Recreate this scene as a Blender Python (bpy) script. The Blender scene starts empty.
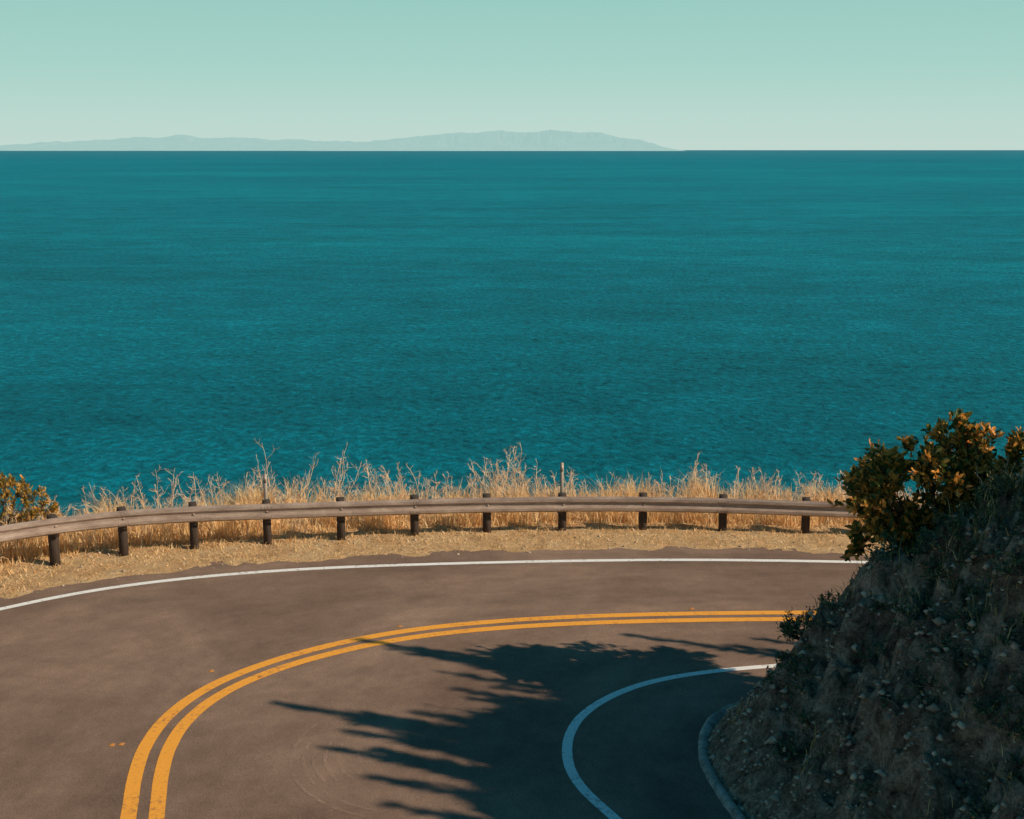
import bpy, math, random
import numpy as np
from mathutils import Vector, noise as mn
random.seed(7); rng=np.random.default_rng(7)
scene=bpy.context.scene
scene.view_settings.view_transform='Standard'
scene.view_settings.look='None'
scene.view_settings.exposure=0
COL=scene.collection

# ------------------------------------------------------------ helpers
def link(o,parent=None):
    COL.objects.link(o)
    if parent: o.parent=parent
    return o
def empty(name,loc=(0,0,0)):
    e=bpy.data.objects.new(name,None); e.empty_display_size=.3
    return link(e)
def pymesh(name,verts,faces,mat,parent=None,smooth=False):
    me=bpy.data.meshes.new(name); me.from_pydata([tuple(v) for v in verts],[],faces); me.update()
    if mat: me.materials.append(mat)
    if smooth: me.polygons.foreach_set('use_smooth',[True]*len(me.polygons))
    return link(bpy.data.objects.new(name,me),parent)
def tmesh(name,V,tmpl,mat,parent=None,smooth=False):
    """V (N,k,3) islands, tmpl: list of faces per island"""
    V=np.asarray(V,dtype=np.float32); N,k,_=V.shape
    me=bpy.data.meshes.new(name)
    me.vertices.add(N*k); me.vertices.foreach_set('co',V.reshape(-1))
    flat=np.concatenate([np.array(f) for f in tmpl]); sizes=np.array([len(f) for f in tmpl])
    L=(np.arange(N)[:,None]*k+flat[None,:]).reshape(-1)
    S=np.tile(sizes,N); st=np.concatenate([[0],np.cumsum(S)[:-1]])
    me.loops.add(len(L)); me.loops.foreach_set('vertex_index',L.astype(np.int32))
    me.polygons.add(len(S)); me.polygons.foreach_set('loop_start',st.astype(np.int32))
    me.polygons.foreach_set('loop_total',S.astype(np.int32))
    if smooth: me.polygons.foreach_set('use_smooth',np.ones(len(S),dtype=bool))
    me.update(calc_edges=True); me.validate()
    me.materials.append(mat)
    return link(bpy.data.objects.new(name,me),parent)
def spline(P,step=.25):
    P=[np.array(p,dtype=float) for p in P]
    Q=[2*P[0]-P[1]]+P+[2*P[-1]-P[-2]]
    out=[]
    for i in range(1,len(Q)-2):
        p0,p1,p2,p3=Q[i-1:i+3]
        n=max(2,int(np.linalg.norm(p2-p1)/step))
        t0=0; t1=t0+np.linalg.norm(p1-p0)**.5; t2=t1+np.linalg.norm(p2-p1)**.5; t3=t2+np.linalg.norm(p3-p2)**.5
        for j in range(n):
            t=t1+(t2-t1)*j/n
            A1=(t1-t)/(t1-t0)*p0+(t-t0)/(t1-t0)*p1
            A2=(t2-t)/(t2-t1)*p1+(t-t1)/(t2-t1)*p2
            A3=(t3-t)/(t3-t2)*p2+(t-t2)/(t3-t2)*p3
            B1=(t2-t)/(t2-t0)*A1+(t-t0)/(t2-t0)*A2
            B2=(t3-t)/(t3-t1)*A2+(t-t1)/(t3-t1)*A3
            out.append((t2-t)/(t2-t1)*B1+(t-t1)/(t2-t1)*B2)
    out.append(P[-1]); return np.array(out)
def smooth_poly(C,it=12):
    C=C.copy()
    for _ in range(it): C[1:-1]=(C[:-2]+2*C[1:-1]+C[2:])/4
    return C
def resample(C,n):
    d=np.concatenate([[0],np.cumsum(np.linalg.norm(np.diff(C,axis=0),axis=1))])
    t=np.linspace(0,d[-1],n)
    return np.stack([np.interp(t,d,C[:,i]) for i in range(C.shape[1])],1)
def normals2(C):
    T=np.gradient(C,axis=0); T/=np.linalg.norm(T,axis=1)[:,None]+1e-9
    return np.stack([-T[:,1],T[:,0]],1)   # left of travel
def sdf(px,py,poly):
    """positive inside"""
    px=px.ravel(); py=py.ravel()
    d=np.full(px.shape,1e18); ins=np.zeros(px.shape,bool)
    n=len(poly)
    for i in range(n):
        a=poly[i]; b=poly[(i+1)%n]; ex,ey=b-a
        wx=px-a[0]; wy=py-a[1]
        t=np.clip((wx*ex+wy*ey)/(ex*ex+ey*ey+1e-12),0,1)
        d=np.minimum(d,(wx-ex*t)**2+(wy-ey*t)**2)
        c=((a[1]<=py)&(b[1]>py))|((b[1]<=py)&(a[1]>py))
        if abs(ey)>1e-12:
            ins^= c & (px < a[0]+(py-a[1])/ey*ex)
    return np.where(ins,1,-1)*np.sqrt(d)
def fbm(x,y,s,o=4,seed=0.0):
    return np.array([mn.fractal(Vector((a*s+seed,b*s,seed*.7)),.6,2.1,o) for a,b in zip(np.ravel(x),np.ravel(y))])

# ------------------------------------------------------------ materials
def mat(name):
    m=bpy.data.materials.new(name); m.use_nodes=True
    nt=m.node_tree; b=nt.nodes['Principled BSDF']
    return m,nt,b
def N(nt,t,**k):
    n=nt.nodes.new(t)
    for a,v in k.items(): setattr(n,a,v)
    return n
def noise_n(nt,scale,detail=4,rough=.6,vec=None,dist=0):
    n=N(nt,'ShaderNodeTexNoise'); n.inputs['Scale'].default_value=scale
    n.inputs['Detail'].default_value=detail; n.inputs['Roughness'].default_value=rough
    n.inputs['Distortion'].default_value=dist
    if vec is not None: nt.links.new(vec,n.inputs['Vector'])
    return n.outputs['Fac']
def ramp(nt,fac,stops):
    r=N(nt,'ShaderNodeValToRGB'); e=r.color_ramp.elements
    while len(e)<len(stops): e.new(.5)
    for i,(p,c) in enumerate(stops):
        e[i].position=p; e[i].color=(c[0],c[1],c[2],1) if len(c)==3 else c
    nt.links.new(fac,r.inputs[0]); return r.outputs[0]
def g(v): return (v,v,v)
def mix(nt,fac,a,b,mode='MIX'):
    m=N(nt,'ShaderNodeMix',data_type='RGBA',blend_type=mode)
    for s,v in ((m.inputs[0],fac),(m.inputs[6],a),(m.inputs[7],b)):
        if isinstance(v,bpy.types.NodeSocket): nt.links.new(v,s)
        elif isinstance(v,(int,float)): s.default_value=v
        else: s.default_value=(v[0],v[1],v[2],1)
    return m.outputs[2]
def math_n(nt,op,a,b=0.0):
    m=N(nt,'ShaderNodeMath',operation=op)
    for s,v in ((m.inputs[0],a),(m.inputs[1],b)):
        if isinstance(v,bpy.types.NodeSocket): nt.links.new(v,s)
        else: s.default_value=v
    return m.outputs[0]
def bump(nt,b,h,strength=.5,dist=.02):
    n=N(nt,'ShaderNodeBump'); n.inputs['Strength'].default_value=strength; n.inputs['Distance'].default_value=dist
    nt.links.new(h,n.inputs['Height']); nt.links.new(n.outputs[0],b.inputs['Normal'])
def pos(nt): return N(nt,'ShaderNodeNewGeometry').outputs['Position']
def mapping(nt,vec,scale=(1,1,1),rot=(0,0,0)):
    m=N(nt,'ShaderNodeMapping'); m.inputs['Scale'].default_value=scale; m.inputs['Rotation'].default_value=rot
    nt.links.new(vec,m.inputs['Vector']); return m.outputs[0]

# asphalt
m_road,nt,b=mat('asphalt'); P=pos(nt)
big=noise_n(nt,.25,5,.65,P,.6); fine=noise_n(nt,38,3,.75,P); mid=noise_n(nt,2.2,6,.7,P)
uv=N(nt,'ShaderNodeUVMap').outputs[0]
streak=noise_n(nt,1.0,5,.7,mapping(nt,uv,(11,.8,1)))
c=ramp(nt,big,[(.3,(.190,.128,.102)),(.5,(.232,.159,.125)),(.7,(.300,.212,.166))])
c=mix(nt,.75,c,ramp(nt,streak,[(.3,g(.66)),(.7,g(1.22))]),'MULTIPLY')
c=mix(nt,.5,c,ramp(nt,mid,[(.3,g(.72)),(.7,g(1.2))]),'MULTIPLY')
c=mix(nt,.8,c,ramp(nt,fine,[(.3,g(.52)),(.7,g(1.42))]),'MULTIPLY')
nt.links.new(c,b.inputs['Base Color']); b.inputs['Roughness'].default_value=.9
b.inputs['Specular IOR Level'].default_value=.12
bump(nt,b,fine,.4,.012)

def paint(name,col,worn):
    m,nt,b=mat(name); P=pos(nt)
    f=noise_n(nt,9,6,.75,P); f2=noise_n(nt,1.3,4,.6,P)
    k=ramp(nt,math_n(nt,'ADD',math_n(nt,'MULTIPLY',f,.7),math_n(nt,'MULTIPLY',f2,.3)),[(worn,g(0)),(worn+.09,g(1))])
    c1=mix(nt,.5,col,ramp(nt,noise_n(nt,30,2,.6,P),[(.3,g(.7)),(.7,g(1.1))]),'MULTIPLY')
    nt.links.new(mix(nt,k,(col[0]*.45+.06,col[1]*.42+.04,col[2]*.4+.05),c1),b.inputs['Base Color'])
    b.inputs['Roughness'].default_value=.75; b.inputs['Specular IOR Level'].default_value=.2
    return m
m_white=paint('white_road_paint',(.84,.86,.88),.38)
m_yellow=paint('yellow_road_paint',(.90,.40,.06),.38)

# terrain
m_ter,nt,b=mat('earth'); P=pos(nt)
at=N(nt,'ShaderNodeAttribute',attribute_name='mask'); sep=N(nt,'ShaderNodeSeparateColor'); nt.links.new(at.outputs['Color'],sep.inputs[0])
n1=noise_n(nt,1.1,6,.7,P); n2=noise_n(nt,14,5,.75,P); n3=noise_n(nt,3.2,7,.75,P,.6); n4=noise_n(nt,.8,5,.7,P,.8)
sand=ramp(nt,n1,[(.3,(.66,.39,.20)),(.5,(.90,.60,.33)),(.72,(.92,.69,.42))])
sand=mix(nt,.55,sand,ramp(nt,n2,[(.3,g(.5)),(.7,g(1.25))]),'MULTIPLY')
hill=ramp(nt,n3,[(.32,(.11,.07,.05)),(.43,(.42,.27,.19)),(.55,(.72,.50,.37)),(.70,(.88,.70,.54))])
hill=mix(nt,.85,hill,ramp(nt,n2,[(.3,g(.30)),(.7,g(1.5))]),'MULTIPLY')
hill=mix(nt,.8,hill,ramp(nt,n4,[(.38,g(.45)),(.60,g(1.15))]),'MULTIPLY')
veg=ramp(nt,n3,[(.3,(.03,.035,.015)),(.7,(.16,.12,.05))])
c=mix(nt,sep.outputs[0],sand,hill); c=mix(nt,sep.outputs[1],c,veg)
nt.links.new(c,b.inputs['Base Color']); b.inputs['Roughness'].default_value=.95; b.inputs['Specular IOR Level'].default_value=.1
bump(nt,b,math_n(nt,'ADD',n3,math_n(nt,'MULTIPLY',n2,.4)),1,.3)

# sea
m_sea,nt,b=mat('sea_water'); P=pos(nt)
w1=noise_n(nt,.32,6,.72,mapping(nt,P,(.75,.6,1),(0,0,.35)),.3)
w2=noise_n(nt,.045,4,.6,mapping(nt,P,(.7,1,1),(0,0,-.2)),.2)
w3=noise_n(nt,.008,4,.6,mapping(nt,P,(.35,1,1),(0,0,.1)))
big=noise_n(nt,.0011,5,.6,mapping(nt,P,(.35,1,1)))
c=ramp(nt,big,[(.3,(.0002,.158,.245)),(.55,(.0002,.20,.298)),(.75,(.0003,.240,.330))])
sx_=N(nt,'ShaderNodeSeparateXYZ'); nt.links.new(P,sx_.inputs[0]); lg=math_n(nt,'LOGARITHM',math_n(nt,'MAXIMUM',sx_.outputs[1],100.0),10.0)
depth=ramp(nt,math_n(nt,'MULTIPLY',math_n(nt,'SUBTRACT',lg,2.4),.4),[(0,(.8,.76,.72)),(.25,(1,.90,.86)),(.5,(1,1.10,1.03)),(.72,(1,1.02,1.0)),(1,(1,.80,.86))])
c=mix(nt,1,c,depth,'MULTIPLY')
wv=math_n(nt,'ADD',math_n(nt,'MULTIPLY',w1,.62),math_n(nt,'ADD',math_n(nt,'MULTIPLY',w2,.22),math_n(nt,'MULTIPLY',w3,.16)))
c=mix(nt,1,c,ramp(nt,wv,[(.37,g(.36)),(.46,g(.80)),(.54,g(1.14)),(.64,g(2.0))]),'MULTIPLY')
nt.links.new(c,b.inputs['Base Color']); b.inputs['Roughness'].default_value=.4; b.inputs['Specular IOR Level'].default_value=.008
bump(nt,b,w1,.75,3)
e=N(nt,'ShaderNodeEmission'); e.inputs[0].default_value=(.25,.55,.56,1)  # distance haze put into the water material as emission, growing towards the horizon
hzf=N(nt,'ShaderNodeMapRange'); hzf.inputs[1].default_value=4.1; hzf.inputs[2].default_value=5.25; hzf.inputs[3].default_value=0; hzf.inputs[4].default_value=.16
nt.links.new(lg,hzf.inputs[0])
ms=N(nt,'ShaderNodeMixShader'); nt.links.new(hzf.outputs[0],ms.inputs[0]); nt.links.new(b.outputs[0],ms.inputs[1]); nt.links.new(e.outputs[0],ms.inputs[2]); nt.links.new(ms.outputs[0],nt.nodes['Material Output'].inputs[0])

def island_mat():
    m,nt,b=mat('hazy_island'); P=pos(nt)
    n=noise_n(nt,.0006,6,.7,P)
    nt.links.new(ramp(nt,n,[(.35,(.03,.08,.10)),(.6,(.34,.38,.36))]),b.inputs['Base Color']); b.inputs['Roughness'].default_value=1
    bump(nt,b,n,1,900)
    e=N(nt,'ShaderNodeEmission'); e.inputs[0].default_value=(.405,.62,.585,1); e.inputs[1].default_value=1  # aerial haze painted in: glowing haze colour mixed over the island's own colour
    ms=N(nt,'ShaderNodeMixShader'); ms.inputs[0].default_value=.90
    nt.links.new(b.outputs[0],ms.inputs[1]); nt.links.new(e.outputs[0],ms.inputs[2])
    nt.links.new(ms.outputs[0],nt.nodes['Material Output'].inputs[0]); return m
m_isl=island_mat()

def veg_mat(name,stops,rough=.7,trans=.25,spec=.3):
    m,nt,b=mat(name)
    r=N(nt,'ShaderNodeNewGeometry').outputs['Random Per Island']
    c=ramp(nt,r,stops); nt.links.new(c,b.inputs['Base Color'])
    b.inputs['Roughness'].default_value=rough; b.inputs['Specular IOR Level'].default_value=spec
    if trans>0:
        t=N(nt,'ShaderNodeBsdfTranslucent'); nt.links.new(c,t.inputs[0])
        ms=N(nt,'ShaderNodeMixShader'); ms.inputs[0].default_value=trans
        nt.links.new(b.outputs[0],ms.inputs[1]); nt.links.new(t.outputs[0],ms.inputs[2])
        nt.links.new(ms.outputs[0],nt.nodes['Material Output'].inputs[0])
    return m
m_straw=veg_mat('straw',[(0,(.62,.34,.14)),(.35,(.92,.63,.31)),(.8,(.98,.78,.48)),(1,(.70,.44,.22))],.8,.35,.1)
m_stalk=veg_mat('dry_stalk',[(0,(.58,.35,.21)),(.5,(.86,.60,.38)),(1,(.94,.73,.49))],.8,0,.1)
m_hgrass=veg_mat('hill_grass',[(0,(.07,.10,.045)),(.45,(.18,.18,.085)),(.75,(.48,.34,.16)),(1,(.80,.55,.28))],.8,0,.1)
m_leaf=veg_mat('bush_leaf',[(0,(.035,.07,.02)),(.34,(.09,.13,.03)),(.50,(.30,.24,.045)),(.68,(.75,.32,.06)),(1,(.95,.45,.10))],.5,.35,.4)
m_leafy=veg_mat('bush_leaf_yellow',[(0,(.12,.11,.02)),(.5,(.42,.26,.05)),(1,(.7,.32,.06))],.6,.3,.3)
m_leafd=veg_mat('shrub_leaf_dark',[(0,(.03,.08,.05)),(.6,(.08,.14,.085)),(.88,(.20,.20,.09)),(1,(.45,.27,.10))],.7,0,.2)
m_wood,nt,b=mat('bark'); b.inputs['Roughness'].default_value=.9
nt.links.new(ramp(nt,noise_n(nt,20,4,.6,pos(nt)),[(.3,(.04,.025,.018)),(.7,(.13,.085,.06))]),b.inputs['Base Color'])

# ------------------------------------------------------------ plan curves (metres)
C_outer=spline([(-22,-60),(-17.5,-25),(-15.2,5),(-14.9,13),(-14.7,19),(-14,23),(-12.8,26),(-11.1,27.85),(-9.35,29.20),(-7.28,30.08),(-5.03,30.66),(-2.68,30.98),(-.29,31.2),(2.13,31.35),(4.56,31.4),(8.65,31.2),(12,30.9),(20,30.1),(60,27.2),(150,20)])
C_yel=spline([(-4,-60),(-2,-25),(-2.6,4),(-3.4,9),(-4.2,13),(-5.0,16),(-5.50,18.5),(-5.85,20.18),(-5.96,21.30),(-5.83,22.5),(-5.3,23.75),(-4.2,25.0),(-2.4,26.2),(-.3,26.87),(1.88,27.2),(4.04,27.35),(7.1,27.4),(12,27.1),(20,26.4),(60,23.6),(150,16.5)])
C_inn=spline([(10,-60),(7,-20),(4,0),(3.2,7),(2.8,11),(2.4,14.5),(2.0,17),(1.56,18.56),(1.28,19.0),(1.0,19.65),(.87,20.54),(.96,21.5),(1.22,22.33),(1.79,23.12),(2.58,23.79),(3.58,24.22),(4.93,24.55),(7,24.8),(10,24.85),(20,24.3),(60,21.4),(150,14.2)])
C_kerb=spline([(20,-60),(12,-20),(8,-4),(6,4),(5,9),(4.25,13),(3.75,16),(3.4,18.5),(3.12,20),(3.12,21.1),(3.42,22.0),(4.05,22.8),(5.2,23.45),(7,23.8),(10,23.85),(20,23.3),(60,20.2),(150,13)])
rail_ctl=[(-30,-60),(-22,-20),(-18.6,5),(-17.6,15),(-16.6,21.5),(-15.2,26),(-13.4,28.7),(-12.3,29.75),(-10.9,30.85),(-9.49,31.65),(-7.87,32.2),(-6.15,32.6),(-4.34,33.0),(-2.49,33.35),(-.65,33.65),(1.33,33.82),(3.42,33.88),(5.48,33.8),(7.6,33.6),(9.7,33.35),(11.8,33.1),(20,32.1),(60,29.4),(150,22.5)]
C_rail=smooth_poly(spline(rail_ctl),4)
C_yel=smooth_poly(C_yel,10); C_inn=smooth_poly(C_inn,6); C_outer=smooth_poly(C_outer,20); C_kerb=smooth_poly(C_kerb,8)

hill_poly=np.vstack([C_kerb[::3]+0,[[400,-20],[400,-300],[60,-300]]])
land_poly=np.vstack([[[-60,-300]],C_rail[::3],[[400,5],[400,-300]]])
nrm_out=normals2(C_outer)
C_edge=C_outer+nrm_out*1.12
wob=np.array([mn.fractal(Vector((p[0]*.7,p[1]*.7,3)),.6,2,5) for p in C_edge])*.08
C_edge=C_edge+nrm_out*wob[:,None]

def height(x,y,full=False):
    x=np.ravel(np.asarray(x,float)); y=np.ravel(np.asarray(y,float))
    dh=sdf(x,y,hill_poly)-.10; do=-sdf(x,y,land_poly)
    z=np.full(x.shape,-.03)
    d=np.clip(dh,0,None)
    a=d*1.16+.04; bb=6.9+.10*np.minimum(d,25)
    k=.8; h=np.clip(.5+.5*(bb-a)/k,0,1); prof=bb*(1-h)+a*h-k*h*(1-h)
    n1=fbm(x,y,2.1,4,5.)
    nz=fbm(x,y,.55,5,1.3)*.6+n1*.24-np.abs(fbm(x,y,1.2,5,17.))*.8+.2
    z=np.where(dh>0,np.maximum(prof+nz*np.clip(d*.8,0,1.2),.02),z)
    v=np.clip((do+2.0)/.8,0,1)
    nz2=fbm(x,y,1.3,3,9.)*.04
    z=np.where(dh<=0,z+v*(.03+nz2+.03),z)
    s=np.clip(do-2.6,0,None)
    z=z-(np.sqrt(s*s+.6)-.775)*np.where(do>-2,.8,0)-np.where(do>2.6,fbm(x,y,.3,4,2.)*np.clip(s*.2,0,2),0)
    z=np.maximum(z,-112)
    return (z,dh,do) if full else z

# ------------------------------------------------------------ terrain
def axis(a,b,fine,lo,hi):
    mids=np.arange(lo,hi,fine)
    left=[lo]; st=fine
    while left[-1]>a: st*=1.22; left.append(left[-1]-st)
    right=[mids[-1]]; st=fine
    while right[-1]<b: st*=1.22; right.append(right[-1]+st)
    return np.concatenate([left[:0:-1],mids,right[1:]])
gx=axis(-260,320,.13,-17,15); gy=axis(-200,260,.13,14,37.5)
X,Y=np.meshgrid(gx,gy); nx,ny=len(gx),len(gy)
Z,DH,DO=height(X,Y,True)
idx=np.arange(nx*ny).reshape(ny,nx)
F=np.stack([idx[:-1,:-1],idx[:-1,1:],idx[1:,1:],idx[1:,:-1]],-1).reshape(-1,4)
me=bpy.data.meshes.new('ground_terrain')
me.vertices.add(nx*ny); me.vertices.foreach_set('co',np.stack([X.ravel(),Y.ravel(),Z],1).astype(np.float32).ravel())
me.loops.add(F.size); me.loops.foreach_set('vertex_index',F.ravel().astype(np.int32))
me.polygons.add(len(F)); me.polygons.foreach_set('loop_start',np.arange(0,F.size,4,dtype=np.int32)); me.polygons.foreach_set('loop_total',np.full(len(F),4,dtype=np.int32))
me.polygons.foreach_set('use_smooth',np.ones(len(F),bool))
me.update(calc_edges=True)
ca=me.color_attributes.new('mask','FLOAT_COLOR','POINT')
cols=np.zeros((nx*ny,4),np.float32); cols[:,3]=1
cols[:,0]=np.clip((DH+.3)/.2,0,1); cols[:,1]=np.clip((DO-3.4)/1.5,0,1)*.9+np.clip((DH-4)/2,0,1)*.5
ca.data.foreach_set('color',cols.ravel()); me.materials.append(m_ter)
link(bpy.data.objects.new('ground_terrain',me))

# ------------------------------------------------------------ road
def piece(C,marks,counts):
    ii=[0]+[int(np.argmin(np.linalg.norm(C-np.array(m),axis=1))) for m in marks]+[len(C)-1]
    out=[]
    for a,b_,c_ in zip(ii[:-1],ii[1:],counts): out.append(resample(C[a:b_+1],c_)[:-1])
    out.append(C[-1:]); return np.vstack(out)
cnt=[120,250,200,120]
A=piece(C_edge,[(-15.8,13),(-5,31.8),(12,32)],cnt); B=piece(C_kerb,[(4.25,13),(3.42,22),(12,23.8)],cnt)
K=14; verts=[];uvs=[]
for j in range(len(A)):
    for k in range(K+1):
        p=A[j]*(1-k/K)+B[j]*(k/K); verts.append((p[0],p[1],.004)); uvs.append((k/K,j*.02))
faces=[(j*(K+1)+k,(j+1)*(K+1)+k,(j+1)*(K+1)+k+1,j*(K+1)+k+1) for j in range(len(A)-1) for k in range(K)]
road=pymesh('asphalt_road',verts,faces,m_road)
uvl=road.data.uv_layers.new(name='UVMap')
li=np.zeros(len(road.data.loops),np.int32); road.data.loops.foreach_get('vertex_index',li)
uvl.data.foreach_set('uv',np.array(uvs)[li].astype(np.float32).ravel())
def ribbon(name,C,w,z,m,parent=None,off=0,wobble=.006):
    nn=normals2(C); V=[];F=[]
    for i,(p,q) in enumerate(zip(C,nn)):
        wv=wobble*mn.noise(Vector((p[0]*2,p[1]*2,off)))
        a=p+q*(off+w/2+wv); c=p+q*(off-w/2+wv)
        V+= [(a[0],a[1],z),(c[0],c[1],z)]
        if i: F.append((2*i-2,2*i-1,2*i+1,2*i))
    return pymesh(name,V,F,m,parent)
mk=empty('road_markings')
ribbon('outer_edge_line',C_outer,.19,.008,m_white,mk)
ribbon('inner_edge_line',C_inn,.17,.008,m_white,mk)
ribbon('yellow_line_a',C_yel,.235,.008,m_yellow,mk,.205)
ribbon('yellow_line_b',C_yel,.235,.008,m_yellow,mk,-.205)
m_rpm,nt,b=mat('marker_amber'); b.inputs['Base Color'].default_value=(.50,.22,.06,1); b.inputs['Roughness'].default_value=.5
def nearest(C,p): return int(np.argmin(np.linalg.norm(C-np.array(p),axis=1)))
V=[]
for (x,y) in [(-6.7,21.05),(-5.75,24.3),(-2.35,26.75),(3.9,27.85),(-6.55,21.08),(-4.75,24.0)]:
    s=.05
    V.append([(x-s,y-s,.008),(x+s,y-s,.008),(x+s,y+s,.008),(x-s,y+s,.008),(x-s*.6,y-s*.6,.022),(x+s*.6,y-s*.6,.022),(x+s*.6,y+s*.6,.022),(x-s*.6,y+s*.6,.022)])
tmesh('pavement_reflector_markers',V,[(4,5,6,7),(0,1,5,4),(1,2,6,5),(2,3,7,6),(3,0,4,7)],m_rpm)

def film(name,col,al):
    m,nt,b=mat(name); P=pos(nt); b.inputs['Base Color'].default_value=(*col,1); b.inputs['Roughness'].default_value=.9
    f=ramp(nt,noise_n(nt,3.5,5,.75,P),[(.42,g(0)),(.68,g(al))]); nt.links.new(f,b.inputs['Alpha']); return m
m_sc=film('tyre_dust',(.42,.30,.23),.6)
sc=empty('tyre_scuff_marks')
for i in range(7):
    cx,cy=-1.5,20.8; R=1.05+.18*i+random.uniform(-.04,.04); a0=math.radians(150+random.uniform(-15,15)); a1=math.radians(235+random.uniform(-20,20))
    C=np.array([(cx+R*math.cos(a),cy+R*1.1*math.sin(a)) for a in np.linspace(a0,a1,40)])
    ribbon('scuff_%d'%i,C,.06,.0095+.0006*i,m_sc,sc)

m_kerb,nt,b=mat('kerb_concrete'); P=pos(nt)
nt.links.new(ramp(nt,noise_n(nt,2.5,6,.75,P),[(.38,(.12,.10,.085)),(.5,(.30,.28,.25)),(.72,(.58,.56,.52))]),b.inputs['Base Color']); b.inputs['Roughness'].default_value=.9
bump(nt,b,noise_n(nt,12,4,.7,P),.4,.02)
CK=resample(C_kerb,1400)
nk=normals2(CK); prof=[(.08,0.0),(.055,.05),(.02,.08),(-.03,.08),(-.07,.06),(-.14,-.02)]
V=[];F=[]
for i,(p,q) in enumerate(zip(CK,nk)):
    j=mn.fractal(Vector((p[0]*.8,p[1]*.8,0)),.6,2,4)*.045
    for (o,z) in prof:
        V.append((p[0]+q[0]*(o+j),p[1]+q[1]*(o+j),z+ (j*.8 if z>0.01 else 0)))
    if i:
        for k in range(5): F.append(((i-1)*6+k,i*6+k,i*6+k+1,(i-1)*6+k+1))
pymesh('kerb',V,F,m_kerb,None,True)

# ------------------------------------------------------------ guardrail
m_rail,nt,b=mat('weathered_galvanised_steel'); P=pos(nt)
c=ramp(nt,noise_n(nt,1.6,5,.7,mapping(nt,P,(1,1,3))),[(.3,(.25,.18,.155)),(.55,(.40,.31,.265)),(.75,(.56,.45,.39))])
c=mix(nt,.5,c,ramp(nt,noise_n(nt,22,3,.7,P),[(.3,g(.7)),(.7,g(1.15))]),'MULTIPLY')
nt.links.new(c,b.inputs['Base Color']); b.inputs['Roughness'].default_value=.4; b.inputs['Metallic'].default_value=.25
m_post,nt,b=mat('dark_timber'); P=pos(nt)
nt.links.new(ramp(nt,noise_n(nt,6,5,.7,mapping(nt,P,(6,6,.6))),[(.3,(.025,.018,.015)),(.7,(.08,.052,.042))]),b.inputs['Base Color']); b.inputs['Roughness'].default_value=.9
m_wp,nt,b=mat('grey_plastic'); b.inputs['Base Color'].default_value=(.30,.25,.21,1); b.inputs['Roughness'].default_value=.5
gr=empty('guardrail')
i0=nearest(C_rail,(-18,8)); i1=nearest(C_rail,(24,31.8)); CR=C_rail[i0:i1]
nr=-normals2(CR)
def ztop(x): return float(np.interp(x,[-14,-10.9,-4,0,8,14],[1.30,1.24,1.08,1.0,.93,.92]))
# flatter W section with crisp folds
prof=[(.0,.385),(.012,.39),(.075,.345),(.08,.285),(.015,.225),(.015,.165),(.08,.105),(.075,.045),(.012,.0),(0,.005)]
V=[];F=[];m_=len(prof)
for i,(p,q) in enumerate(zip(CR,nr)):
    zt=ztop(p[0])+mn.noise(Vector((i*.02,0,5)))*.02
    for (o,h) in prof: V.append((p[0]+q[0]*(o+.14),p[1]+q[1]*(o+.14),zt-.39+h))
    if i:
        for k in range(m_-1): F.append(((i-1)*m_+k,i*m_+k,i*m_+k+1,(i-1)*m_+k+1))
ro=pymesh('w_beam',V,F,m_rail,gr,False); md=ro.modifiers.new('s','SOLIDIFY'); md.thickness=.006
posts=[tuple(p) for p in rail_ctl[7:21]]
pl=[]; d=0; k=nearest(C_rail,posts[0])
while k>i0:
    k-=1; d+=np.linalg.norm(C_rail[k]-C_rail[k+1])
    if d>1.8: pl.append(tuple(C_rail[k])); d=0
pr=[]; d=0; k=nearest(C_rail,posts[-1])
while k<i1:
    k+=1; d+=np.linalg.norm(C_rail[k]-C_rail[k-1])
    if d>2.0: pr.append(tuple(C_rail[k])); d=0
def box(c,ax,ay,sx,sy,z0,z1,bev=.012):
    vs=[]
    for z,s in ((z0,1),(z1-bev,1),(z1,0)):
        for (a,b_) in ((-1,-1),(1,-1),(1,1),(-1,1)):
            ex=sx/2-(0 if s else bev); ey=sy/2-(0 if s else bev)
            vs.append((c[0]+ax[0]*a*ex+ay[0]*b_*ey, c[1]+ax[1]*a*ex+ay[1]*b_*ey, z))
    return vs
BF=[(0,1,5,4),(1,2,6,5),(2,3,7,6),(3,0,4,7),(4,5,9,8),(5,6,10,9),(6,7,11,10),(7,4,8,11),(8,9,10,11),(3,2,1,0)]
PV=[];BV=[];PL=[]
for j,p in enumerate(pl+posts+pr):
    i=nearest(CR,p); c0=CR[i]; q=nr[i]; t=np.array([-q[1],q[0]]); zt=ztop(c0[0])
    jt=random.uniform(-.012,.012)
    PV.append(box(c0-q*.09,t,q,.20,.20,-.25,zt+.035+jt))
    BV.append(box(c0+q*.077,t,q,.16,.118,zt-.48,zt+.02+jt))
    PL.append(box(c0+q*.165,t,q,.05,.03,zt-.225,zt-.175,.008))
    if j%2==0:
        for k in range(4):
            for hz in (.315,.075):
                cc=c0+q*.222+t*(-.12+.08*k); PL.append(box(cc,t,q,.028,.02,zt-.39+hz-.015,zt-.39+hz+.015,.006))
tmesh('posts',PV,BF,m_post,gr); tmesh('blockouts',BV,BF,m_post,gr); tmesh('bolts',PL,BF,m_rail,gr)
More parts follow.
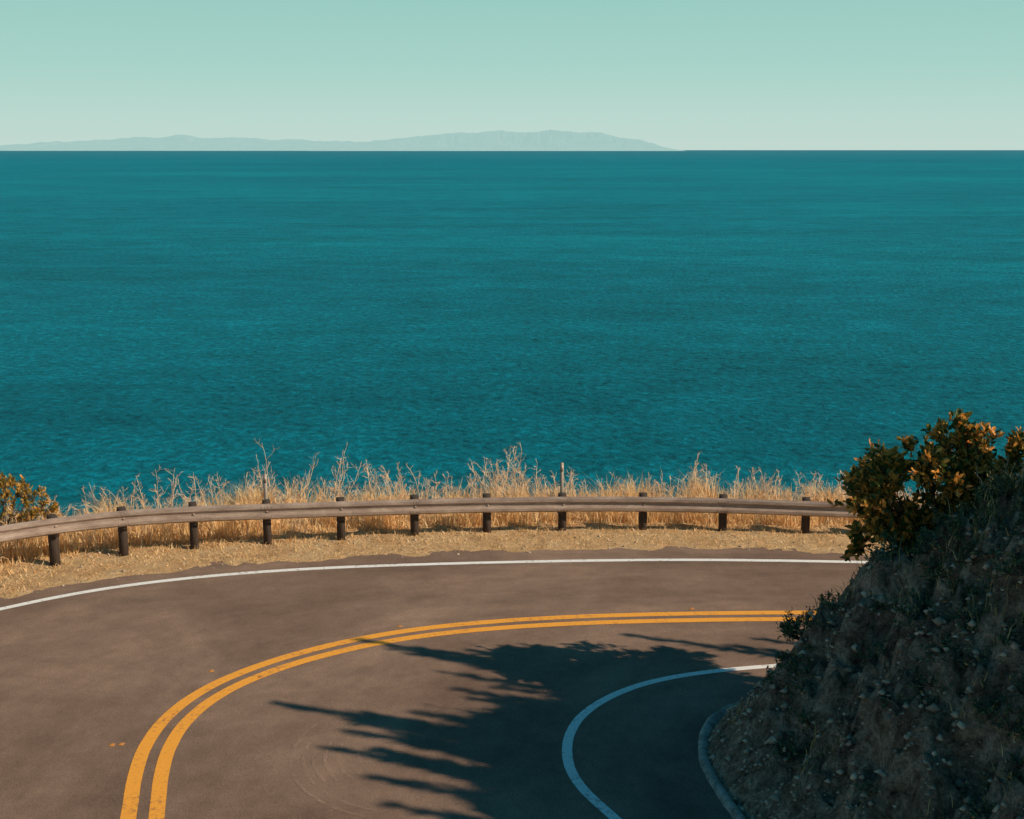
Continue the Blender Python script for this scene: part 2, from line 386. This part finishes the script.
for p in [(-6.15,32.6),(1.33,33.82)]:
    i=nearest(CR,p); c0=CR[i]-nr[i]*.25; q=nr[i]; t=np.array([-q[1],q[0]])
    e=empty('road_delineator')
    tmesh('blade',[box(c0,t,q,.09,.02,0,1.8,.01)],BF,m_wp,e)
    tmesh('reflector',[box(c0+q*.016,t,q,.06,.008,1.57,1.71,.003)],BF,m_rail,e)

# ------------------------------------------------------------ vegetation generators
def blades(base,h,w,lean,leandir=None):
    n=len(base); a=rng.uniform(0,2*np.pi,n); t=np.stack([np.cos(a),np.sin(a),np.zeros(n)],1)
    la=rng.uniform(0,2*np.pi,n) if leandir is None else leandir
    L=np.stack([np.cos(la),np.sin(la),np.zeros(n)],1)*(lean*h)[:,None]
    up=np.array([0,0,1.0])
    mid=base+L*.3+up*(h*.55)[:,None]; tip=base+L+up*(h*(1-.25*lean))[:,None]
    w=w[:,None]
    return np.stack([base-t*w,base+t*w,mid+t*w*.7,mid-t*w*.7,tip],1)
BT=[(0,1,2,3),(3,2,4)]
def along_rail(n,x0,x1,o0,o1):
    i0=nearest(C_rail,x0); i1=nearest(C_rail,x1)
    ii=rng.uniform(i0,i1,n); k=ii.astype(int); f=(ii-k)[:,None]
    nn=normals2(C_rail); p=C_rail[k]*(1-f)+C_rail[k+1]*f
    o=rng.uniform(o0,o1,n)
    return p+nn[k]*o[:,None],o
def hscale(x): return np.interp(x,[-13,-9,-7,-3.5,-1.5,0,1.5,4,5.5,7,9],[.9,1.0,1.25,1.0,.95,1.08,.95,.88,1.02,.9,.85])
p,o=along_rail(42000,(-15.2,26),(16,32.6),.6,3.9)
cl=fbm(p[:,0],p[:,1],.8,3,4.); cl2=fbm(p[:,0],p[:,1],.25,2,8.)
keep=(cl+rng.uniform(-.4,.6,len(p)))>-.0; p=p[keep];o=o[keep];cl=cl[keep];cl2=cl2[keep]
z=height(p[:,0],p[:,1])
h=rng.uniform(.2,.85,len(p))*(1+.7*cl+.3*cl2)*hscale(p[:,0])*(.55+.45*np.clip(o/1.2,0,1)); h=np.clip(h,.1,1.35)
base=np.column_stack([p,z-.03])
tmesh('dry_grass_verge',blades(base,h,rng.uniform(.007,.014,len(p)),rng.uniform(.05,.9,len(p))),BT,m_straw)
p,o=along_rail(26000,(-15.2,26),(16,32.6),-1.45,1.4)
cl=fbm(p[:,0],p[:,1],1.6,3,14.); keep=(cl+rng.uniform(-.6,.5,len(p))+np.clip(o,-1,.1)*.45)>-.15; p=p[keep];o=o[keep]
z=height(p[:,0],p[:,1]); h=rng.uniform(.03,.13,len(p))*(1+np.clip(o+.5,0,1))
tmesh('trampled_straw',blades(np.column_stack([p,z-.01]),h,rng.uniform(.005,.012,len(p)),rng.uniform(.4,1.8,len(p))),BT,m_straw)

SEG=[(0,1,4,3),(1,2,5,4),(2,0,3,5)]
def seg_arrays(segs):
    S=np.array([[*a,*b_,r0,r1] for a,b_,r0,r1 in segs]); a=S[:,:3]; b_=S[:,3:6]; d=b_-a
    d/=np.linalg.norm(d,axis=1)[:,None]+1e-9
    ref=np.where(np.abs(d[:,2:3])>.9,np.array([[1,0,0]]),np.array([[0,0,1]])); u=np.cross(d,ref); u/=np.linalg.norm(u,axis=1)[:,None]; v=np.cross(d,u)
    out=[]
    for base,r in ((a,S[:,6:7]),(b_,S[:,7:8])):
        for k in range(3):
            an=2*np.pi*k/3; out.append(base+(u*np.cos(an)+v*np.sin(an))*r)
    return np.stack(out,1)
def rv(s=1): return np.array([random.gauss(0,s) for _ in range(3)])
def unit(v): return v/(np.linalg.norm(v)+1e-9)
def weed(base,H,segs,tk=1.0):
    p=np.array(base); d=unit(np.array([random.gauss(0,.22),random.gauss(0,.22),1])); n=8
    for i in range(n):
        q=p+d*H/n; r0=(.008*(1-i/n)+.0035)*tk; segs.append((p,q,r0,r0*.9))
        if i>=2:
            for _ in range(random.choice([1,1,2,2])):
                bl=H*random.uniform(.15,.38)*(1.15-i/n*.8); bd=unit(d*random.uniform(.3,1.0)+rv(.7)*np.array([1,1,.35]))
                s=p+(q-p)*random.random(); m1=s+bd*bl*.5; bd2=unit(bd+np.array([0,0,.4])+rv(.2)); e=m1+bd2*bl*.5
                segs.append((s,m1,.0045*tk,.004*tk)); segs.append((m1,e,.004*tk,.0025*tk))
                for _ in range(random.choice([2,3,3])):
                    s2=s+(e-s)*random.uniform(.3,1); segs.append((s2,s2+unit(bd2+rv(.7))*bl*random.uniform(.2,.5),.0035*tk,.002*tk))
        p=q; d=unit(d+rv(.1))
segs=[]
p,o=along_rail(640,(-15.2,26),(16,32.6),.5,3.4)
z=height(p[:,0],p[:,1]); cl=fbm(p[:,0],p[:,1],.45,2,21.)
for i in range(len(p)):
    x=p[i,0]; H=random.uniform(.6,1.4)*(1+.3*cl[i])*float(hscale(x))
    if random.random()<.14: H*=1.28
    weed((p[i,0],p[i,1],z[i]-.05),min(H,2.1),segs,1.1)
tmesh('dry_weed_stalks',seg_arrays(segs),SEG,m_stalk)

LT=[(0,5,4,3),(0,3,2,1)]
def leaves(P,D,L,W,fold=.25):
    n=len(P); D=D/np.linalg.norm(D,axis=1)[:,None]
    R=rng.normal(size=(n,3)); S=np.cross(D,R); S/=np.linalg.norm(S,axis=1)[:,None]+1e-9; U=np.cross(S,D)
    L=L[:,None];W=W[:,None]
    b0=P; t=P+D*L-U*L*.08
    l1=P+D*L*.3-S*W*.8+U*W*fold; l2=P+D*L*.68-S*W*.85+U*W*fold
    r1=P+D*L*.3+S*W*.8+U*W*fold; r2=P+D*L*.68+S*W*.85+U*W*fold
    return np.stack([b0,l1,l2,t,r2,r1],1)
def bush(name,base,blobs,ncl,nl,lsize,mleaf,crad=.26,aspect=.24):
    e=empty(name); base=np.array(base,float); segs=[]; LP=[];LD=[]
    for c in range(ncl):
        bl=blobs[random.choices(range(len(blobs)),[b_[1][0]*b_[1][1]*b_[1][2] for b_ in blobs])[0]]
        v=unit(rv())*random.uniform(.35,1.0)**.5; cc=np.array(bl[0])+v*np.array(bl[1])
        m1=base+(cc-base)*.45+rv(.12); m1[2]+=.05
        rb=random.uniform(.018,.035)
        segs+= [(base+rv(.05),m1,rb,rb*.6),(m1,cc,rb*.6,.006)]
        out=unit(cc-np.array(bl[0])+np.array([0,0,.35]))
        k=int(nl*random.uniform(.5,1.4)); cr=crad*random.uniform(.6,1.25)
        for s in range(max(2,k//14)):
            dirv=unit(out*.8+rv(.75)); tip=cc+dirv*cr*random.uniform(.7,1.5); segs.append((cc,tip,.006,.003))
            for _ in range(14):
                f=random.uniform(.2,1.05); LP.append(cc+(tip-cc)*f+rv(.015)); LD.append(unit(dirv*.6+rv(.6)+np.array([0,0,.25])))
    LP=np.array(LP);LD=np.array(LD); L=rng.uniform(.6,1.25,len(LP))*lsize
    tmesh('branches',seg_arrays(segs),SEG,m_wood,e)
    tmesh('foliage',leaves(LP,LD,L,L*aspect),LT,mleaf,e); return e
def gz(x,y): return float(height([x],[y])[0])

bush('laurel_bush',(7.5,22.1,gz(7.5,22.1)-.1),[((7.1,22.1,4.25),(.95,.9,.72)),((6.4,22.2,3.85),(.72,.8,.68)),((8.1,22.0,4.3),(.9,.9,.78)),((7.2,22.1,4.72),(.7,.7,.5)),((9.1,22.0,4.35),(.9,1.0,.75)),((6.6,22.1,3.2),(.75,.8,.65))],165,125,.14,m_leaf,.28,.27)
bush('roadside_bush',(-12.6,32.2,gz(-12.6,32.2)-.1),[((-12.5,32.2,1.2),(.75,.8,.7)),((-13.6,31.6,1.2),(.9,.9,.8)),((-11.9,32.4,.9),(.55,.6,.5))],80,90,.105,m_leafy,.24)
for (x,y,r,hh) in [(5.0,21.8,.35,.3),(5.8,22.2,.45,.4),(6.4,21.3,.5,.45),(7.1,20.9,.55,.6),(7.7,20.0,.5,.5),(8.2,20.9,.6,.7),(6.8,22.0,.4,.4),(9.0,20.6,.6,.6)]:
    zz=gz(x,y)
    bush('bank_shrub',(x,y,zz-.05),[((x,y,zz+hh*.5),(r,r,hh*.6))],int(26*r/.4),90,.06,m_leafd,.15,.2)
# low scrub mass over the bank, thicker towards the crest
LP=[];LD=[];segs=[]
nn_=900; xs=rng.uniform(4.2,11,nn_); ys=rng.uniform(15,23,nn_); zs,dd_,_=height(xs,ys,True); cc_=fbm(xs,ys,.7,3,51.)
for i in range(nn_):
    dd=dd_[i]
    if dd<.7 or random.random()>min(1,.06+max(0,dd-.9)*.3)+cc_[i]*.6: continue
    b0=np.array([xs[i],ys[i],zs[i]-.03]); r=random.uniform(.10,.30)
    for k in range(int(8*r/.2)):
        dv=unit(rv()*np.array([1,1,.5])+np.array([0,0,.8])); tip=b0+dv*r*random.uniform(.7,1.4); segs.append((b0,tip,.007,.003))
        for _ in range(14):
            LP.append(b0+(tip-b0)*random.uniform(.25,1.05)+rv(.012)); LD.append(unit(dv+rv(.6)))
LP=np.array(LP);LD=np.array(LD); L_=rng.uniform(.03,.075,len(LP))
scb=empty('hillside_scrub'); tmesh('twigs',seg_arrays(segs),SEG,m_wood,scb); tmesh('scrub_leaves',leaves(LP,LD,L_,L_*.25),LT,m_leafd,scb)

n=36000
x=rng.uniform(3.2,13,n); y=rng.uniform(12,23.8,n); z,dh,_=height(x,y,True)
cl=fbm(x,y,.9,4,31.); keep=(dh>.15)&(cl+rng.uniform(-.3,.25,n)+np.clip((dh-2.6)*.25,-.35,.5)>.12); x,y,z,dh=x[keep],y[keep],z[keep],dh[keep]
h=rng.uniform(.05,.26,len(x))*(1+np.clip(dh*.2,0,1.2))
tmesh('hillside_grass',blades(np.column_stack([x,y,z-.02]),h,rng.uniform(.004,.010,len(x)),rng.uniform(.2,1.0,len(x))),BT,m_hgrass)
segs=[]
for i in range(170):
    x=random.uniform(7.3,11); y=random.uniform(18.5,22.0)
    weed((x,y,gz(x,y)-.05),random.uniform(.35,1.0),segs,1.0)
tmesh('bank_weed_stalks',seg_arrays(segs),SEG,m_stalk)

# spiky upright shrubs along the bank crest (they throw the fingered shadows)
sx,sy=.93,-.37; ELEV=33; tanE=math.tan(math.radians(ELEV))
def spiky(name,x,y,H,R,stems):
    e=empty(name); z0=gz(x,y)-.1; segs=[];LP=[];LD=[];LL=[]
    for s in range(stems):
        a=random.uniform(0,6.28); hh=H*(1 if s==0 else random.uniform(.4,.85)); top=np.array([x+math.cos(a)*R*(0.1 if s==0 else random.uniform(.5,1)),y+math.sin(a)*R*(.1 if s==0 else random.uniform(.5,1)),z0+hh]); b0=np.array([x,y,z0])
        segs.append((b0,(b0+top)/2,.035,.02)); segs.append(((b0+top)/2,top,.02,.006))
        for k in range(int(150*hh/2)):
            f=random.uniform(.12,1); c=b0+(top-b0)*f; wd=(1.08-f)
            d=unit(rv(.5)*np.array([1,1,.3])+unit(top-b0)*.9); ln=.18+.42*wd*random.uniform(.5,1)
            LP.append(c);LD.append(d);LL.append(ln)
    LL=np.array(LL)
    tmesh('stems',seg_arrays(segs),SEG,m_wood,e); tmesh('leaves',leaves(np.array(LP),np.array(LD),LL,LL*.09+.008),LT,m_leafd,e)
for (tx,ty,s,R,st) in [(-4.2,22.8,15.5,.30,4),(-2.8,21.6,15.5,.30,4),(-3.0,20.9,15.5,.3,4),(-2.2,19.9,15.5,.3,4),(-1.9,19.0,15.5,.3,4),(-1.6,22.4,15.5,.5,6),(-1.0,23.4,15,.5,6),(-3.3,26.0,14.5,.35,5),(-2.3,25.4,14.5,.5,6),(-1.2,24.9,14.5,.5,6),(.2,24.6,14.5,.5,6),(1.2,26.7,14,.3,4),(3.0,26.8,13.5,.3,4),(-.2,20.0,15,.5,6),(-.4,21.2,15,.5,6),(-1.2,24.2,15,.5,6),(.4,25.5,14.5,.5,6)]:
    cx,cy=tx+sx*s,ty+sy*s; H=s*tanE-gz(cx,cy)+.1
    if H>.5: spiky('upright_shrub',cx,cy,min(H,5.5),R,st)

def stones(name,pts,s,m):
    base=np.array([[1,0,0],[-1,0,0],[0,1,0],[0,-1,0],[0,0,.7],[0,0,-.7]],float); V=[]
    for p_,q in zip(pts,s):
        V.append(p_+base*(q*rng.uniform(.6,1.3,(6,1)))+rng.normal(size=(6,3))*q*.15)
    tmesh(name,V,[(0,2,4),(2,1,4),(1,3,4),(3,0,4),(2,0,5),(1,2,5),(3,1,5),(0,3,5)],m)
m_st,nt,b=mat('stone'); r=N(nt,'ShaderNodeNewGeometry').outputs['Random Per Island']
nt.links.new(ramp(nt,r,[(0,(.20,.14,.10)),(1,(.62,.48,.37))]),b.inputs['Base Color']); b.inputs['Roughness'].default_value=.9
p,o=along_rail(2200,(-15.2,26),(16,32.6),-1.75,.6); z=height(p[:,0],p[:,1])
stones('verge_gravel',np.column_stack([p,z+.005]),rng.exponential(.010,len(p))+.006,m_st)
x=rng.uniform(2.9,9,9500); y=rng.uniform(12,24,9500); z,dh,_=height(x,y,True); k=(dh>-.15)
stones('bank_rubble',np.column_stack([x,y,z])[k],np.minimum(rng.exponential(.020,9500)+.007,.11)[k],m_st)

# ------------------------------------------------------------ sea
S=160000.
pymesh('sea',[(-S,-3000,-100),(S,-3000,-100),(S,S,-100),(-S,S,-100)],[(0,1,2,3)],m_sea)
def island(name,us,vs,D,seed):
    f=1346.; us=np.array(us,float); vs=np.array(vs,float)
    uu=np.linspace(us[0],us[-1],420); hh=(151.6-np.interp(uu,us,vs))
    nz=np.array([mn.fractal(Vector((u*.035+seed,seed,0)),.75,2.1,5) for u in uu])
    hh=np.clip(hh+nz*1.7*np.clip(hh/8,0,1),0,None)
    K=24; V=[];F=[]
    for i,u in enumerate(uu):
        for k in range(K+1):
            t=k/K; y=D-9000+18000*t; prof=max(0,1-abs(t-.5)*2)**.8
            r=mn.fractal(Vector((u*.07,t*2,seed)),.6,2.1,5)*.6
            z=hh[i]/f*D*prof*(1+(min(r,.0) if k!=K//2 else 0))-105
            V.append(((u-512)/f*D,y,z))
    for i in range(len(uu)-1):
        for k in range(K):
            a=i*(K+1)+k; F.append((a,a+K+1,a+K+2,a+1))
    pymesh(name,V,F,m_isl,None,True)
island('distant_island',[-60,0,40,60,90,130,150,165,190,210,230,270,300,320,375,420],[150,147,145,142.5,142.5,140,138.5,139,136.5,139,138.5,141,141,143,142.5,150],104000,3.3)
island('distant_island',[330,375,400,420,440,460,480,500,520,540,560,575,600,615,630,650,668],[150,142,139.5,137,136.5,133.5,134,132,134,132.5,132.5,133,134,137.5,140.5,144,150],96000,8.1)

# ------------------------------------------------------------ light
el=math.radians(ELEV); Sd=Vector((math.cos(el)*sx,math.cos(el)*sy,math.sin(el))).normalized()
L=bpy.data.lights.new('sun','SUN'); L.energy=5; L.angle=math.radians(.5); L.color=(1,.79,.56)
lo=link(bpy.data.objects.new('sun',L)); lo.rotation_euler=(-Sd).to_track_quat('-Z','Y').to_euler(); lo.location=(20,-10,30)
w=bpy.data.worlds.new('World'); scene.world=w; w.use_nodes=True; nt=w.node_tree
bg=nt.nodes['Background']; out=nt.nodes['World Output']
sky=N(nt,'ShaderNodeTexSky',sky_type='NISHITA'); sky.sun_disc=False; sky.sun_elevation=el; sky.sun_rotation=math.atan2(sx,sy)
nt.links.new(mix(nt,1,sky.outputs[0],(.16,.82,.88),'MULTIPLY'),bg.inputs[0]); bg.inputs[1].default_value=.065
tc=N(nt,'ShaderNodeTexCoord'); sp=N(nt,'ShaderNodeSeparateXYZ'); nt.links.new(tc.outputs['Generated'],sp.inputs[0])
hz=ramp(nt,math_n(nt,'MULTIPLY',sp.outputs[2],5.0),[(0,(.54,.69,.63)),(.10,(.50,.69,.625)),(.3,(.39,.645,.58)),(.6,(.30,.58,.53))])
b2=N(nt,'ShaderNodeBackground'); nt.links.new(hz,b2.inputs[0]); b2.inputs[1].default_value=1
mr=N(nt,'ShaderNodeMapRange',interpolation_type='SMOOTHSTEP'); mr.inputs[1].default_value=.112; mr.inputs[2].default_value=.2
nt.links.new(sp.outputs[2],mr.inputs[0])
ms=N(nt,'ShaderNodeMixShader'); nt.links.new(mr.outputs[0],ms.inputs[0]); nt.links.new(b2.outputs[0],ms.inputs[1]); nt.links.new(bg.outputs[0],ms.inputs[2]); nt.links.new(ms.outputs[0],out.inputs[0])

# ------------------------------------------------------------ camera
cam=bpy.data.cameras.new('camera'); cam.lens=47.3; cam.sensor_width=36; cam.clip_start=.1; cam.clip_end=500000
co=link(bpy.data.objects.new('camera',cam)); co.location=(0,0,9.8); co.rotation_euler=(math.radians(90-10.95),0,0)
scene.camera=co
